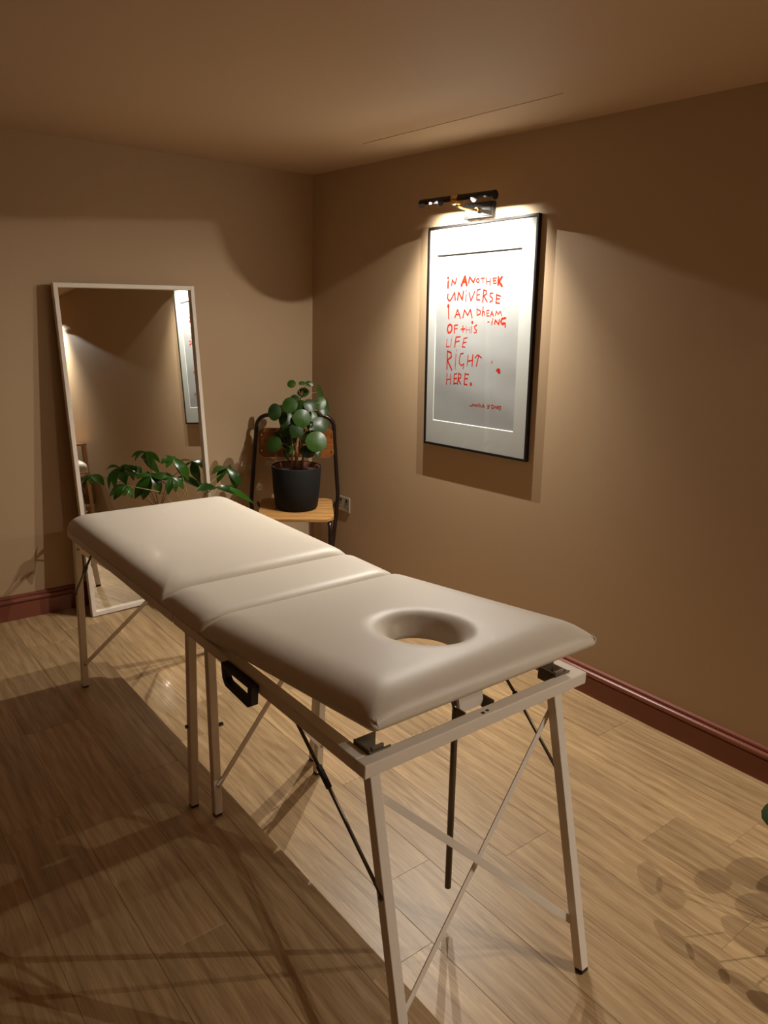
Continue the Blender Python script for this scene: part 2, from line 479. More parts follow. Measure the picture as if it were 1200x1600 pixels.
# cushions
def cushion(hx, ly, rc, T, hole=None, edge_r=0.085, base=0.006, corner='round', puff=0.008, end_r=(0.05, 0.05)):
    """pad in local x[-hx,hx], y[0,ly], z[0,T]; rings from the outline to the middle or to a hole"""
    N = 160
    hy = ly/2
    out = []
    segs = [(hx-rc[1], -hy+rc[1], -90, rc[1]), (hx-rc[2], hy-rc[2], 0, rc[2]), (-hx+rc[3], hy-rc[3], 90, rc[3]), (-hx+rc[0], -hy+rc[0], 180, rc[0])]
    raw = []
    for (cx, cy, a0, r) in segs:
        for i in range(13):
            a = math.radians(a0 + 90*i/12)
            raw.append(Vector((cx + r*math.cos(a), cy + r*math.sin(a))))
    dense = []
    for i in range(len(raw)):
        p, q = raw[i], raw[(i+1) % len(raw)]
        n = max(1, int((q-p).length / 0.022))
        for t in range(n): dense.append(p.lerp(q, t/n))
    N = len(dense)
    c = Vector(hole[0]) - Vector((0, hy)) if hole else Vector((0, 0))
    def dist(p):
        best = 9
        for i in range(len(raw)):
            a, b_ = raw[i], raw[(i+1) % len(raw)]
            ab = b_ - a
            if ab.length < 1e-9: continue
            t = max(0, min(1, (p-a).dot(ab)/ab.length_squared))
            best = min(best, (p - (a + ab*t)).length)
        return best
    def prof(d, R):
        u = min(1.0, max(0.0, d/R))
        return (1 - (1-u)**2.0) ** (1/1.9)
    inner = []
    for p in dense:
        if hole:
            d = (p - c)
            ang = math.atan2(d.y/hole[2], d.x/hole[1])
            inner.append(c + Vector((hole[1]*math.cos(ang), hole[2]*math.sin(ang))))
        else:
            inner.append(c + (p - c)*0.02)
    ts = [0, .006, .015, .028, .045, .07, .10, .14, .19, .25, .32, .40, .5, .6, .7, .77, .83, .88, .92, .95, .975, .99, 1.0]
    vs, fs = [], []
    rings = []
    rings.append([(p.x*0.985, p.y + 0*hy, 0.0) for p in dense])
    for t in ts:
        ring = []
        for p, q in zip(dense, inner):
            x = p.lerp(q, t)
            d = dist(x) if t > 0 else 0.0
            px = prof(hx - abs(x.x), edge_r)
            py = prof(hy + x.y, end_r[0]) * prof(hy - x.y, end_r[1])
            if max(rc) > 0.03: py *= prof(d, 0.030)**0.5
            h = base + (T - base - puff) * px * py
            h += puff * prof(d, min(hx, hy))
            if hole:
                dh = (x - q).length
                h2 = prof(dh + 0.0005, 0.055)
                h = 0.004 + (h - 0.004) * h2
            ring.append((x.x, x.y, h))
        rings.append(ring)
    if hole:
        rings.append([(q.x, q.y, 0.0) for q in inner])
    for r in rings:
        vs += [(a, b_ + hy, z) for a, b_, z in r]
    for i in range(len(rings)-1):
        for k in range(N):
            k2 = (k+1) % N
            fs.append([i*N+k, i*N+k2, (i+1)*N+k2, (i+1)*N+k])
    if not hole:
        fs.append([(len(rings)-1)*N + k for k in range(N)])
    else:
        o = (len(rings)-1)*N
        for k in range(N):
            k2 = (k+1) % N
            fs.append([o+k, o+k2, k2, k])
    return MB().add(vs, fs, True)
HX = (TX[1] - TX[0])/2 + 0.003
CX = (TX[0] + TX[1])/2
E1, E2 = -1.878, -2.140            # joints between the cushions
def place(mb, y0, ang=0.0, z0=ZT):
    M = Matrix.Translation((CX, y0, z0)) @ Matrix.Rotation(ang, 4, 'X')
    mb.v = [M @ p for p in mb.v]
    return mb
far = cushion(HX, -0.945 - E1, (0.012, 0.012, 0.07, 0.07), 0.058, end_r=(0.055, 0.085))
tpart(place(far, E1), 'foot_cushion', M_LEATHER)['label'] = 'long cream cushion nearest the mirror'
mid = cushion(HX, E1 - E2 - 0.002, (0.012, 0.012, 0.012, 0.012), 0.054, end_r=(0.045, 0.045))
tpart(place(mid, E2), 'middle_cushion', M_LEATHER)['label'] = 'narrow cream cushion between the two long ones'
TILT = 0.112
LH = 0.735
hd = cushion(HX, LH, (0.014, 0.014, 0.012, 0.012), 0.062, hole=((0.010, LH - 0.478), 0.068, 0.100), edge_r=0.085, base=0.008, end_r=(0.085, 0.045))
def tilt(mb, up=0.0):
    # local y 0..LH runs from the near edge to the hinge edge at E2
    M = Matrix.Translation((CX, E2 - 0.002, ZT + 0.0005 + up)) @ Matrix.Rotation(-TILT, 4, 'X') @ Matrix.Translation((0, -LH, 0))
    mb.v = [M @ p for p in mb.v]
    return mb
hp = tpart(tilt(hd), 'head_cushion', M_LEATHER)
hp['label'] = 'raised cream cushion with an oval face hole'
# stitched corner folds of the head cushion
for sx in (-1, 1):
    MB.build(tilt(MB().tube([(sx*(HX-0.016), 0.0005, 0.006), (sx*(HX-0.013), 0.001, 0.016), (sx*(HX-0.016), 0.006, 0.026)], [0.0008, 0.0022, 0.0008], 6)), 'corner_fold', M_LEATHER, hp, TO)
# hinges between the cushion edges and the rails at the left
for y in (E1, E2):
    tpart(MB().tube([(TX[0]+0.004, y-0.004, ZT+0.006), (TX[0]+0.03, y-0.004, ZT+0.006)], 0.005, 10), 'hinge', M_BRACK)
# catch brackets near the head end
def bracket(x, y, sx):
    b_ = MB()
    b_.box((x-0.026, y-0.028, ZT-0.022), (x+0.026, y-0.025, ZT+0.004))
    b_.box((x-0.026, y+0.022, ZT-0.022), (x+0.026, y+0.025, ZT+0.008))
    b_.box((x-0.026, y-0.028, ZT-0.024), (x+0.026, y+0.025, ZT-0.021))
    b_.box((x+sx*0.026-0.0015, y-0.028, ZT-0.022), (x+sx*0.026+0.0015, y+0.025, ZT+0.009))
    o = tpart(b_, 'catch_bracket', M_CATCH)
    MB().box((x-0.012, y-0.016, ZT-0.018), (x+0.018, y-0.010, ZT+0.004), 0.001).build('catch_tongue', M_BRACK, o, TO)
bracket(-1.668, -2.797, -1)
bracket(-1.115, -2.797, -1)
# central prop bracket, adjusting rod and clip under the head cushion
cb = MB().box((-1.437, -2.822, ZT-0.025), (-1.434, -2.785, ZT+0.004)).box((-1.350, -2.822, ZT-0.025), (-1.347, -2.785, ZT+0.006)).box((-1.437, -2.822, ZT-0.028), (-1.347, -2.80, ZT-0.025))
tpart(cb, 'prop_bracket', M_CATCH)
pts = [(-0.030, 0), (0.030, 0), (0.036, 0.012), (0.036, 0.075), (-0.036, 0.075), (-0.036, 0.012)]
plt_ = MB().extrude(pts, 1, -0.004, 0.004)
Mx = Matrix.Translation((-1.392, -2.795, ZT-0.012)) @ Matrix.Rotation(math.radians(-12), 4, 'X')
plt_.v = [Mx @ p for p in plt_.v]
tpart(plt_, 'prop_plate', M_WHITE)
tpart(MB().tube([(-1.300, -2.655, 0.765), (-1.300, -2.656, 0.60), (-1.301, -2.668, 0.085)], 0.0085, 10), 'prop_rod', M_STEEL)
tpart(MB().tube([(-1.436, -2.79, 0.70), (-1.452, -2.775, 0.775)], 0.003, 8), 'prop_wire', M_STEEL)
tpart(MB().box((-1.252, -2.742, 0.742), (-1.222, -2.739, 0.772)).box((-1.252, -2.742, 0.740), (-1.222, -2.728, 0.743)), 'retaining_clip', M_BRACK)
tpart(MB().tube([(-1.40, YNR+0.010, ZT+0.0), (-1.40, YNR+0.010, ZT+0.0012)], 0.004, 10), 'rivet', M_STEEL)
tpart(MB().tube([(-1.385, YNR+0.012, ZT+0.0), (-1.385, YNR+0.012, ZT+0.0012)], 0.004, 10), 'rivet', M_STEEL)
# carrying handle on the left rail
hb = MB()
ring_o = [(-2.292, 0.702), (-2.298, 0.662), (-2.312, 0.647), (-2.425, 0.641), (-2.442, 0.652), (-2.447, 0.702)]
ring_i = [(-2.310, 0.692), (-2.314, 0.668), (-2.322, 0.661), (-2.415, 0.657), (-2.424, 0.664), (-2.427, 0.692)]
for xa in (0,):
    n = len(ring_o)
    x0, x1 = TX[0]-0.020, TX[0]-0.002
    vs = [(x0, y, z) for y, z in ring_o] + [(x0, y, z) for y, z in ring_i] + [(x1, y, z) for y, z in ring_o] + [(x1, y, z) for y, z in ring_i]
    fs = []
    for i in range(n):
        j = (i+1) % n
        fs += [[i, j, n+j, n+i], [2*n+i, 3*n+i, 3*n+j, 2*n+j], [i, 2*n+i, 2*n+j, j], [n+i, n+j, 3*n+j, 3*n+i]]
    hb.add(vs, fs)
hb.box((TX[0]-0.006, -2.43, 0.684), (TX[0]+0.0, -2.31, 0.702), 0.002)
tpart(hb, 'carry_handle', M_BLACK)['label'] = 'black plastic carrying handle'

# ------------------------------------------------------------------ leaning floor mirror
MW, MH = 0.70, 1.612
rot = (Matrix.Rotation(0.030, 3, 'Z') @ Matrix.Rotation(-0.0838, 3, 'X') @ Matrix.Rotation(-0.013, 3, 'Y'))
mr = empty('floor_mirror', (-1.424, -0.196, 0.0032), 'tall white framed floor mirror leaning on the tan wall', 'mirror', rot=rot)
fw, fd = 0.020, 0.032
for lo, hi in (((0, 0, 0), (fw, fd, MH)), ((MW-fw, 0, 0), (MW, fd, MH)), ((fw, 0, 0), (MW-fw, fd, fw)), ((fw, 0, MH-fw), (MW-fw, fd, MH))):
    MB().box(lo, hi, 0.0015).build('frame_bar', M_WMIR, mr)
MB().box((fw-0.002, 0.019, fw-0.002), (MW-fw+0.002, 0.023, MH-fw+0.002)).build('mirror_glass', M_MIRROR, mr)['label'] = 'silvered mirror glass'
MB().box((fw, 0.024, fw), (MW-fw, 0.029, MH-fw)).build('backing_board', M_WMIR, mr)

# ------------------------------------------------------------------ framed print on the right wall
# local axes of the root: x to the viewer's right, y into the wall, z up
rotp = Matrix(((0, 1, 0), (-1, 0, 0), (0, 0, 1))) @ Matrix.Rotation(0.030, 3, 'Y').inverted()
pc = empty('framed_print', (-0.0005, -1.3632, 1.4112), 'black framed print of red hand lettering with white mount', 'picture', rot=rotp)
FWD2, FH2, FT = 0.333, 0.504, 0.020
fe = 0.011
for lo, hi in (((-FWD2, -FT, -FH2), (-FWD2+fe, 0, FH2)), ((FWD2-fe, -FT, -FH2), (FWD2, 0, FH2)),
               ((-FWD2+fe, -FT, -FH2), (FWD2-fe, 0, -FH2+fe)), ((-FWD2+fe, -FT, FH2-fe), (FWD2-fe, 0, FH2))):
    MB().box(lo, hi, 0.001).build('frame_bar', M_FRAME, pc)
OX0, OX1, OZ0, OZ1 = -0.272, 0.246, -0.381, 0.376
mm_ = MB()
A = [(-FWD2+fe, -FH2+fe), (FWD2-fe, -FH2+fe), (FWD2-fe, FH2-fe), (-FWD2+fe, FH2-fe)]
B = [(OX0-0.003, OZ0-0.003), (OX1+0.003, OZ0-0.003), (OX1+0.003, OZ1+0.003), (OX0-0.003, OZ1+0.003)]
Cc = [(OX0, OZ0), (OX1, OZ0), (OX1, OZ1), (OX0, OZ1)]
vs = [(x, -0.0145, z) for x, z in A] + [(x, -0.0145, z) for x, z in B] + [(x, -0.0105, z) for x, z in Cc]
fs = [[i, (i+1) % 4, 4+(i+1) % 4, 4+i] for i in range(4)] + [[4+i, 4+(i+1) % 4, 8+(i+1) % 4, 8+i] for i in range(4)]
mm_.add(vs, fs)
mm_.build('mount', M_MAT, pc)['label'] = 'white bevelled mount'
pr = MB()
def ripple(x, z):
    return 0.0011*math.sin(9*x+13*z+1) * math.exp(-((z+0.22)/0.17)**2) + 0.0007*math.sin(31*z+7*x)*math.exp(-((z+0.12)/0.2)**2)
nx, nz = 24, 36
rp_ = random.Random(5)
vs, fs = [], []
for j in range(nz+1):
    for i in range(nx+1):
        x = OX0-0.004 + (OX1-OX0+0.008)*i/nx
        z = OZ0-0.004 + (OZ1-OZ0+0.008)*j/nz
        vs.append((x, -0.0085 + ripple(x, z), z))
for j in range(nz):
    for i in range(nx):
        fs.append([j*(nx+1)+i, j*(nx+1)+i+1, (j+1)*(nx+1)+i+1, (j+1)*(nx+1)+i])
po = pr.add(vs, fs, True).build('print_sheet', M_PRINT, pc)
po['label'] = 'slightly rippled pale paper'
TEXT = [[([(-0.1985,0.2607),(-0.1988,0.2329)],0.0058),([(-0.2007,0.2772),(-0.1999,0.2753)],0.0063),([(-0.1748,0.2425),(-0.1723,0.2663),(-0.1524,0.2478),(-0.1423,0.2735)],0.0043)],[([(-0.11,0.2399),(-0.0892,0.2778),(-0.0764,0.2407)],0.0072),([(-0.1024,0.2535),(-0.0812,0.2551)],0.0048),([(-0.0639,0.2503),(-0.0598,0.2743),(-0.0336,0.2502),(-0.0246,0.2688)],0.0048),([(-0.0079,0.2655),(-0.0149,0.2612),(-0.0158,0.254),(-0.0089,0.2493),(-0.0005,0.2512),(0.0018,0.2579),(-0.0032,0.2644),(-0.0079,0.2655)],0.0034),([(0.0118,0.266),(0.0378,0.2664)],0.0029),([(0.0236,0.2656),(0.0259,0.2485)],0.0034),([(0.0475,0.266),(0.0477,0.241)],0.0034),([(0.0682,0.2629),(0.0686,0.2359)],0.0034),([(0.0484,0.2508),(0.0689,0.251)],0.0029),([(0.0859,0.2645),(0.0899,0.2414)],0.0034),([(0.086,0.264),(0.1048,0.2641)],0.0034),([(0.0879,0.2529),(0.1023,0.2541)],0.0034),([(0.0899,0.2414),(0.1061,0.2435)],0.0034),([(0.1159,0.2676),(0.1167,0.2352)],0.0058),([(0.137,0.2668),(0.1195,0.2491),(0.1394,0.2296)],0.0063)],[([(-0.1975,0.205),(-0.1996,0.1861),(-0.1897,0.1745),(-0.1776,0.1781),(-0.1675,0.192),(-0.1528,0.2114),(-0.1483,0.1775)],0.0048),([(-0.1328,0.1777),(-0.1267,0.2107),(-0.1014,0.1776),(-0.0956,0.2145)],0.0053),([(-0.0783,0.1993),(-0.0789,0.1702)],0.0034),([(-0.0778,0.2164),(-0.0777,0.2141)],0.0039),([(-0.059,0.208),(-0.0456,0.1719),(-0.0229,0.2126)],0.0043),([(-0.0097,0.2158),(-0.0095,0.1758)],0.0039),([(-0.0098,0.2168),(0.0111,0.2207)],0.0039),([(-0.01,0.1959),(0.0091,0.1981)],0.0034),([(-0.0095,0.1758),(0.0104,0.175)],0.0039),([(0.0322,0.2178),(0.028,0.1661)],0.0048),([(0.0316,0.2165),(0.0481,0.2124),(0.0513,0.2016),(0.0338,0.1908),(0.0547,0.1665)],0.0043),([(0.0872,0.2025),(0.0719,0.2011),(0.07,0.1909),(0.0859,0.1812),(0.0853,0.1696),(0.0715,0.1654)],0.0039),([(0.1103,0.1957),(0.1088,0.1603)],0.0043),([(0.1091,0.1949),(0.1334,0.1881)],0.0039),([(0.1089,0.178),(0.1291,0.1772)],0.0039),([(0.1088,0.1603),(0.1289,0.1595)],0.0039)],[([(-0.1922,0.1507),(-0.1883,0.0952)],0.0053),([(-0.1931,0.1536),(-0.1929,0.1488)],0.0106)],[([(-0.1468,0.0995),(-0.1301,0.1349),(-0.11,0.0971)],0.0048),([(-0.1389,0.1128),(-0.1157,0.1141)],0.0039),([(-0.094,0.0994),(-0.0846,0.1326),(-0.0634,0.1092),(-0.047,0.135),(-0.0349,0.0993)],0.0048)],[([(-0.0054,0.1365),(-0.0038,0.1089),(0.0157,0.1157),(0.0171,0.1271),(-0.0054,0.1365)],0.0039),([(0.0325,0.1452),(0.0281,0.107)],0.0043),([(0.0286,0.1207),(0.0388,0.1261),(0.0437,0.1088)],0.0039),([(0.0556,0.1286),(0.0569,0.1064),(0.0711,0.1068)],0.0034),([(0.0556,0.1286),(0.0697,0.1303)],0.0034),([(0.0562,0.1178),(0.0692,0.1186)],0.0029),([(0.0778,0.1041),(0.0867,0.1266),(0.0969,0.1054)],0.0034),([(0.0811,0.1131),(0.0938,0.114)],0.0029),([(0.1082,0.1081),(0.1134,0.1264),(0.1243,0.1129),(0.136,0.1262),(0.1453,0.1079)],0.0034)],[([(0.063,0.0806),(0.0727,0.081)],0.0029),([(0.0911,0.0851),(0.0882,0.0702)],0.0043),([(0.0931,0.0942),(0.0932,0.0924)],0.0043),([(0.1053,0.0726),(0.1094,0.0888),(0.1295,0.0704),(0.1333,0.0906)],0.0048),([(0.1689,0.0977),(0.1481,0.0941),(0.1414,0.0812),(0.1508,0.071),(0.1667,0.0755)],0.0063),([(0.1554,0.0772),(0.1679,0.0764),(0.1689,0.0604)],0.0053)],[([(-0.177,0.0694),(-0.1898,0.0635),(-0.1942,0.0475),(-0.1884,0.0317),(-0.1739,0.0328),(-0.1644,0.0454),(-0.1651,0.0622),(-0.177,0.0694)],0.0063),([(-0.1466,0.0647),(-0.1472,0.0312)],0.0053),([(-0.1466,0.0647),(-0.1275,0.0672)],0.0043),([(-0.1466,0.0494),(-0.1289,0.0515)],0.0039)],[([(-0.0922,0.0627),(-0.0909,0.0362)],0.0043),([(-0.1033,0.048),(-0.0776,0.0501)],0.0043),([(-0.0692,0.0605),(-0.0698,0.0323)],0.0024),([(-0.0471,0.0583),(-0.0477,0.0316)],0.0024),([(-0.0698,0.0455),(-0.0465,0.0466)],0.0019),([(-0.0363,0.0617),(-0.0375,0.0327)],0.0029),([(-0.0326,0.0803),(-0.0324,0.0766)],0.0082),([(-0.0036,0.0674),(-0.018,0.0609),(-0.0155,0.0516),(-0.0036,0.0443),(-0.0052,0.0355),(-0.0186,0.0339)],0.0039)],[([(-0.1945,0.0034),(-0.1973,-0.0327),(-0.1769,-0.0312)],0.0029),([(-0.1639,0.004),(-0.1681,-0.0319)],0.0029),([(-0.1609,0.0171),(-0.1608,0.0152)],0.0029),([(-0.1348,0.0113),(-0.1407,-0.0317)],0.0053),([(-0.1349,0.0122),(-0.1074,0.0151)],0.0043),([(-0.1374,-0.0094),(-0.1107,-0.0041)],0.0043),([(-0.0818,0.0084),(-0.0904,-0.0298),(-0.0735,-0.0308)],0.0039),([(-0.0817,0.0075),(-0.0618,0.0112)],0.0039),([(-0.0856,-0.013),(-0.0657,-0.0078)],0.0034)],[([(-0.1891,-0.0521),(-0.1898,-0.1358)],0.0053),([(-0.1891,-0.0521),(-0.1647,-0.0586),(-0.1616,-0.078),(-0.1887,-0.0938),(-0.156,-0.1371)],0.0058),([(-0.1306,-0.0623),(-0.1345,-0.133)],0.0029),([(-0.1271,-0.0463),(-0.127,-0.0482)],0.0029),([(-0.0819,-0.0588),(-0.0994,-0.0618),(-0.1056,-0.0783),(-0.1087,-0.1026),(-0.0939,-0.1146),(-0.0767,-0.1061),(-0.0805,-0.1284)],0.0039),([(-0.0509,-0.0668),(-0.0554,-0.1128)],0.0039),([(-0.0201,-0.0633),(-0.0229,-0.1137)],0.0048),([(-0.053,-0.0931),(-0.0202,-0.087)],0.0039),([(-0.0059,-0.0751),(0.011,-0.0622),(0.0344,-0.074)],0.0039),([(0.0178,-0.0643),(0.003,-0.1125)],0.0043)],[([(-0.1875,-0.1555),(-0.1897,-0.2059)],0.0039),([(-0.1625,-0.1566),(-0.1633,-0.2032)],0.0039),([(-0.1884,-0.1854),(-0.1629,-0.1794)],0.0034),([(-0.1378,-0.1553),(-0.1393,-0.2002),(-0.12,-0.196)],0.0043),([(-0.1377,-0.1567),(-0.1192,-0.1523)],0.0039),([(-0.1389,-0.1775),(-0.121,-0.1739)],0.0039),([(-0.1078,-0.1512),(-0.114,-0.2)],0.0053),([(-0.1078,-0.1512),(-0.0933,-0.1563),(-0.0947,-0.17),(-0.1109,-0.1758),(-0.0926,-0.1986)],0.0048),([(-0.0668,-0.149),(-0.0693,-0.1976),(-0.051,-0.1989)],0.0043),([(-0.0667,-0.1514),(-0.0429,-0.1525)],0.0039),([(-0.0684,-0.1733),(-0.0489,-0.1712)],0.0039),([(-0.0256,-0.1929),(-0.0254,-0.1962)],0.0097)],[([(0.0996,-0.0863),(0.0982,-0.0961)],0.0029)],[([(0.1291,-0.1265),(0.1388,-0.1186)],0.0058),([(0.1354,-0.1252),(0.1466,-0.121)],0.0058),([(0.1395,-0.1296),(0.1462,-0.1339)],0.0097),([(0.1394,-0.1269),(0.1457,-0.1266)],0.0106)],[([(-0.0298,-0.2932),(-0.0162,-0.293)],0.0022),([(-0.014,-0.2937),(-0.0118,-0.284),(-0.007,-0.29),(-0.0028,-0.2833),(0.0008,-0.2924)],0.0022),([(0.0031,-0.2929),(0.0075,-0.2837),(0.0124,-0.2927)],0.0022),([(0.0142,-0.2925),(0.0151,-0.2843),(0.0217,-0.2919),(0.0239,-0.2832)],0.0022),([(0.03,-0.2818),(0.0306,-0.2927),(0.041,-0.2893),(0.0397,-0.2825),(0.03,-0.2818)],0.0022),([(0.0484,-0.2958),(0.0584,-0.2793),(0.0684,-0.295)],0.0025),([(0.0524,-0.2895),(0.0654,-0.2881)],0.0019),([(0.0824,-0.281),(0.0887,-0.2867),(0.0977,-0.2785)],0.0025),([(0.0977,-0.2785),(0.0934,-0.2937),(0.084,-0.2945)],0.0025),([(0.1155,-0.277),(0.109,-0.2818),(0.1104,-0.2909),(0.1174,-0.2934),(0.1238,-0.2879),(0.1225,-0.28),(0.1155,-0.277)],0.0025),([(0.1291,-0.2905),(0.1301,-0.28),(0.1391,-0.2896),(0.141,-0.2797)],0.0022),([(0.1545,-0.2803),(0.1462,-0.2817),(0.1451,-0.2909),(0.1542,-0.2901)],0.0022),([(0.1456,-0.2863),(0.1523,-0.2854)],0.0019),([(0.1676,-0.278),(0.158,-0.2831),(0.1658,-0.2879),(0.1589,-0.297)],0.0025)]]
def ribbon(mb, pts, w, lift):
    """one brush stroke laid on the rippled sheet"""
    pts = [Vector(p) for p in pts]
    r = w/2
    def P(x, z): return (x, -0.0085 + ripple(x, z) - lift, z)
    def disc(c):
        n = 10
        vs = [P(c.x, c.y)] + [P(c.x + r*math.cos(2*math.pi*k/n), c.y + r*math.sin(2*math.pi*k/n)) for k in range(n)]
        mb.add(vs, [[0, 1+k, 1+(k+1) % n] for k in range(n)])
    for p, q in zip(pts[:-1], pts[1:]):
        d = (q - p)
        if d.length < 1e-6: continue
        d.normalize()
        nrm = Vector((-d.y, d.x)) * r
        mb.add([P(p.x+nrm.x, p.y+nrm.y), P(q.x+nrm.x, q.y+nrm.y), P(q.x-nrm.x, q.y-nrm.y), P(p.x-nrm.x, p.y-nrm.y)], [[0, 1, 2, 3]])
    for p in pts: disc(p)
lab = ['red hand-painted word IN', 'red hand-painted word ANOTHER', 'red hand-painted word UNIVERSE', 'red hand-painted word I', 'red hand-painted word AM', 'red hand-painted word DREAM',
       'red hand-painted letters ING after a dash', 'red hand-painted word OF', 'red hand-painted word THIS', 'red hand-painted word LIFE', 'red hand-painted word RIGHT',
       'red hand-painted word HERE with a full stop', 'small red paint fleck', 'small red heart', 'small red signature']
for li, line in enumerate(TEXT):
    mb = MB()
    y = 0.00035
    for pts, w in line:
        ribbon(mb, pts, w*(1.8 if li < 2 else 1.5 if li < 3 else 1.25), y)
        y += 0.000004
    mb.build('lettering', M_INK, po)['label'] = lab[li]
MB().box((-FWD2+fe, -0.0178, -FH2+fe), (FWD2-fe, -0.0162, FH2-fe)).build('glass_pane', M_GLASS, pc)['label'] = 'clear picture glass'

# ------------------------------------------------------------------ picture lamps
def picture_lamp(yc, zc, label, power=1.0, xl=-0.150):
    """two slotted tubes on a brass knuckle; each tube holds one small bulb"""
    lp = empty('picture_lamp', (0, yc, zc-0.02), label, 'wall lamp', 'slotted twin-tube picture lamps on the right wall')
    O = Vector((0, yc, zc-0.02))
    R, HL, GAP, SB = 0.0185, 0.222, 0.018, 0.060
    n = 22
    for s in (-1, 1):
        y0, y1 = yc + s*GAP, yc + s*HL
        mb = MB()
        open_a = math.radians(84)
        for (r, flip) in ((R, False), (R-0.0012, True)):
            vs, fs = [], []
            for i in range(n+1):
                a = -math.pi/2 + open_a + (2*math.pi - 2*open_a)*i/n
                for y in (y0, y1):
                    vs.append((xl + r*math.cos(a), y, zc + r*math.sin(a)))
            for i in range(n):
                fs.append([2*i, 2*i+1, 2*i+3, 2*i+2])
            mb.add(vs, fs, True)
        mb.tube([(xl, y1-s*2*SB, zc), (xl, y1-s*(2*SB+0.0015), zc)], R-0.0005, 28)
        for yy in (y1, y0):
            e = 0.0015*s*(1 if yy == y1 else -1)
            mb.tube([(xl, yy, zc), (xl, yy+e, zc)], R, 28)
        tube = mb.build('lamp_tube', M_LAMP, lp, O)
        # LED capsule: a small dark cup whose one-sided emitter faces down and out into the room
        by = yc + s*(HL-SB)
        cup = MB().lathe([(0.0, 0.0), (0.0042, 0.0), (0.0042, 0.0035), (0.0034, 0.0042), (0.0, 0.0042)], 14)
        Rm = Matrix.Rotation(LED_TILT, 3, 'Y')
        cup.v = [Rm @ (p + Vector((0, 0, 0.0006))) + Vector((xl, by, zc-0.0005)) for p in cup.v]
        cup.build('bulb', M_BULB_CUP, tube, O)
        ld = bpy.data.lights.new('bulb_light', 'AREA')
        ld.shape = 'DISK'; ld.size = 0.0036
        ld.energy = LED_WATT * power; ld.color = BULB_COLOUR
        lo = bpy.data.objects.new('bulb_light', ld)
        COL.objects.link(lo); lo.parent = tube
        lo.matrix_local = Matrix.Translation(Vector((xl, by, zc-0.0005)) - O) @ Rm.to_4x4()
        MB().tube([(xl, yc+s*(HL-SB+0.003), zc-0.0005), (xl, yc+s*(HL-SB+0.016), zc-0.0005)], 0.0045, 10).build('bulb_holder', M_BLACK, tube, O)
    # brass knuckle and arm
    MB().tube([(xl, yc-0.020, zc), (xl, yc-0.013, zc), (xl, yc-0.006, zc), (xl, yc+0.006, zc), (xl, yc+0.013, zc), (xl, yc+0.020, zc)],
              [0.0195, 0.0215, 0.0195, 0.0195, 0.0215, 0.0195], 20).build('knuckle', M_BRASS, lp, O)
    arm = [(xl, yc, zc-0.015), (xl+0.01, yc, zc-0.024), (xl+0.04, yc, zc-0.030), (-0.06, yc, zc-0.030), (-0.02, yc, zc-0.030)]
    MB().tube(arm, 0.006, 12).build('arm', M_BRASS, lp, O)
    MB().tube([(-0.034, yc, zc-0.030), (-0.020, yc, zc-0.030)], 0.011, 16).build('arm_collar', M_BRASS, lp, O)
    pl = MB().box((-0.020, yc-0.088, zc-0.064), (0, yc+0.088, zc+0.004), 0.004).build('wall_plate', M_PLATE, lp, O)
    MB().box((-0.0225, yc-0.076, zc-0.054), (-0.020, yc+0.076, zc-0.006), 0.001).build('raised_panel', M_PLATE, pl, O)
    return lp
picture_lamp(-1.336, 1.988, 'black and brass twin-tube picture lamp above the framed print')
picture_lamp(-4.37, 1.990, 'matching black and brass picture lamp further along the wall, beyond the frame', 1.0)

# ------------------------------------------------------------------ chair in the corner
ang = math.atan2(0.538, 0.843)
rotc = Matrix.Rotation(-ang, 3, 'Z')     # local y points to the chair's back, x to the viewer's right
ch = empty('school_chair', (-0.355, -0.395, 0), 'tubular black metal chair with beech seat in the corner', 'chair', rot=rotc)
def arc(c, r, a0, a1, n, f):
    return [f(c[0] + r*math.cos(math.radians(a0+(a1-a0)*i/n)), c[1] + r*math.sin(math.radians(a0+(a1-a0)*i/n))) for i in range(n+1)]
BK = 0.215
def bp(x, z): return (x, BK + (0.02 if z > 0.6 else 0.02*(z-0.3)/0.3), z)
hoop = [bp(-0.235, 0.015), bp(-0.246, 0.30), bp(-0.262, 0.44), bp(-0.238, 0.74), bp(-0.228, 0.85)]
hoop += arc((-0.158, 0.872), 0.068, 180, 90, 6, bp)
hoop += arc((0.140, 0.872), 0.068, 90, 0, 6, bp)
hoop += [bp(0.212, 0.80), bp(0.220, 0.70), bp(0.236, 0.48), bp(0.226, 0.36), bp(0.190, 0.015)]
MB().tube(hoop, 0.0115, 12).build('back_hoop', M_TUBE, ch)
for s in (-1, 1):
    MB().tube([(s*0.175, -0.175, 0.440), (s*0.180, -0.19, 0.40), (s*0.190, -0.215, 0.015)], 0.0115, 12).build('leg', M_TUBE, ch)
    MB().tube([(s*0.176, -0.175, 0.436), (s*0.190, 0.05, 0.436), (s*0.222, BK, 0.436)], 0.0095, 10).build('seat_rail', M_TUBE, ch)
    for (x, y) in ((s*0.190, -0.215), (-0.235 if s < 0 else 0.190, BK)):
        MB().tube([(x, y, 0.0), (x, y, 0.022)], 0.014, 12).build('foot_cap', M_BLACK, ch)
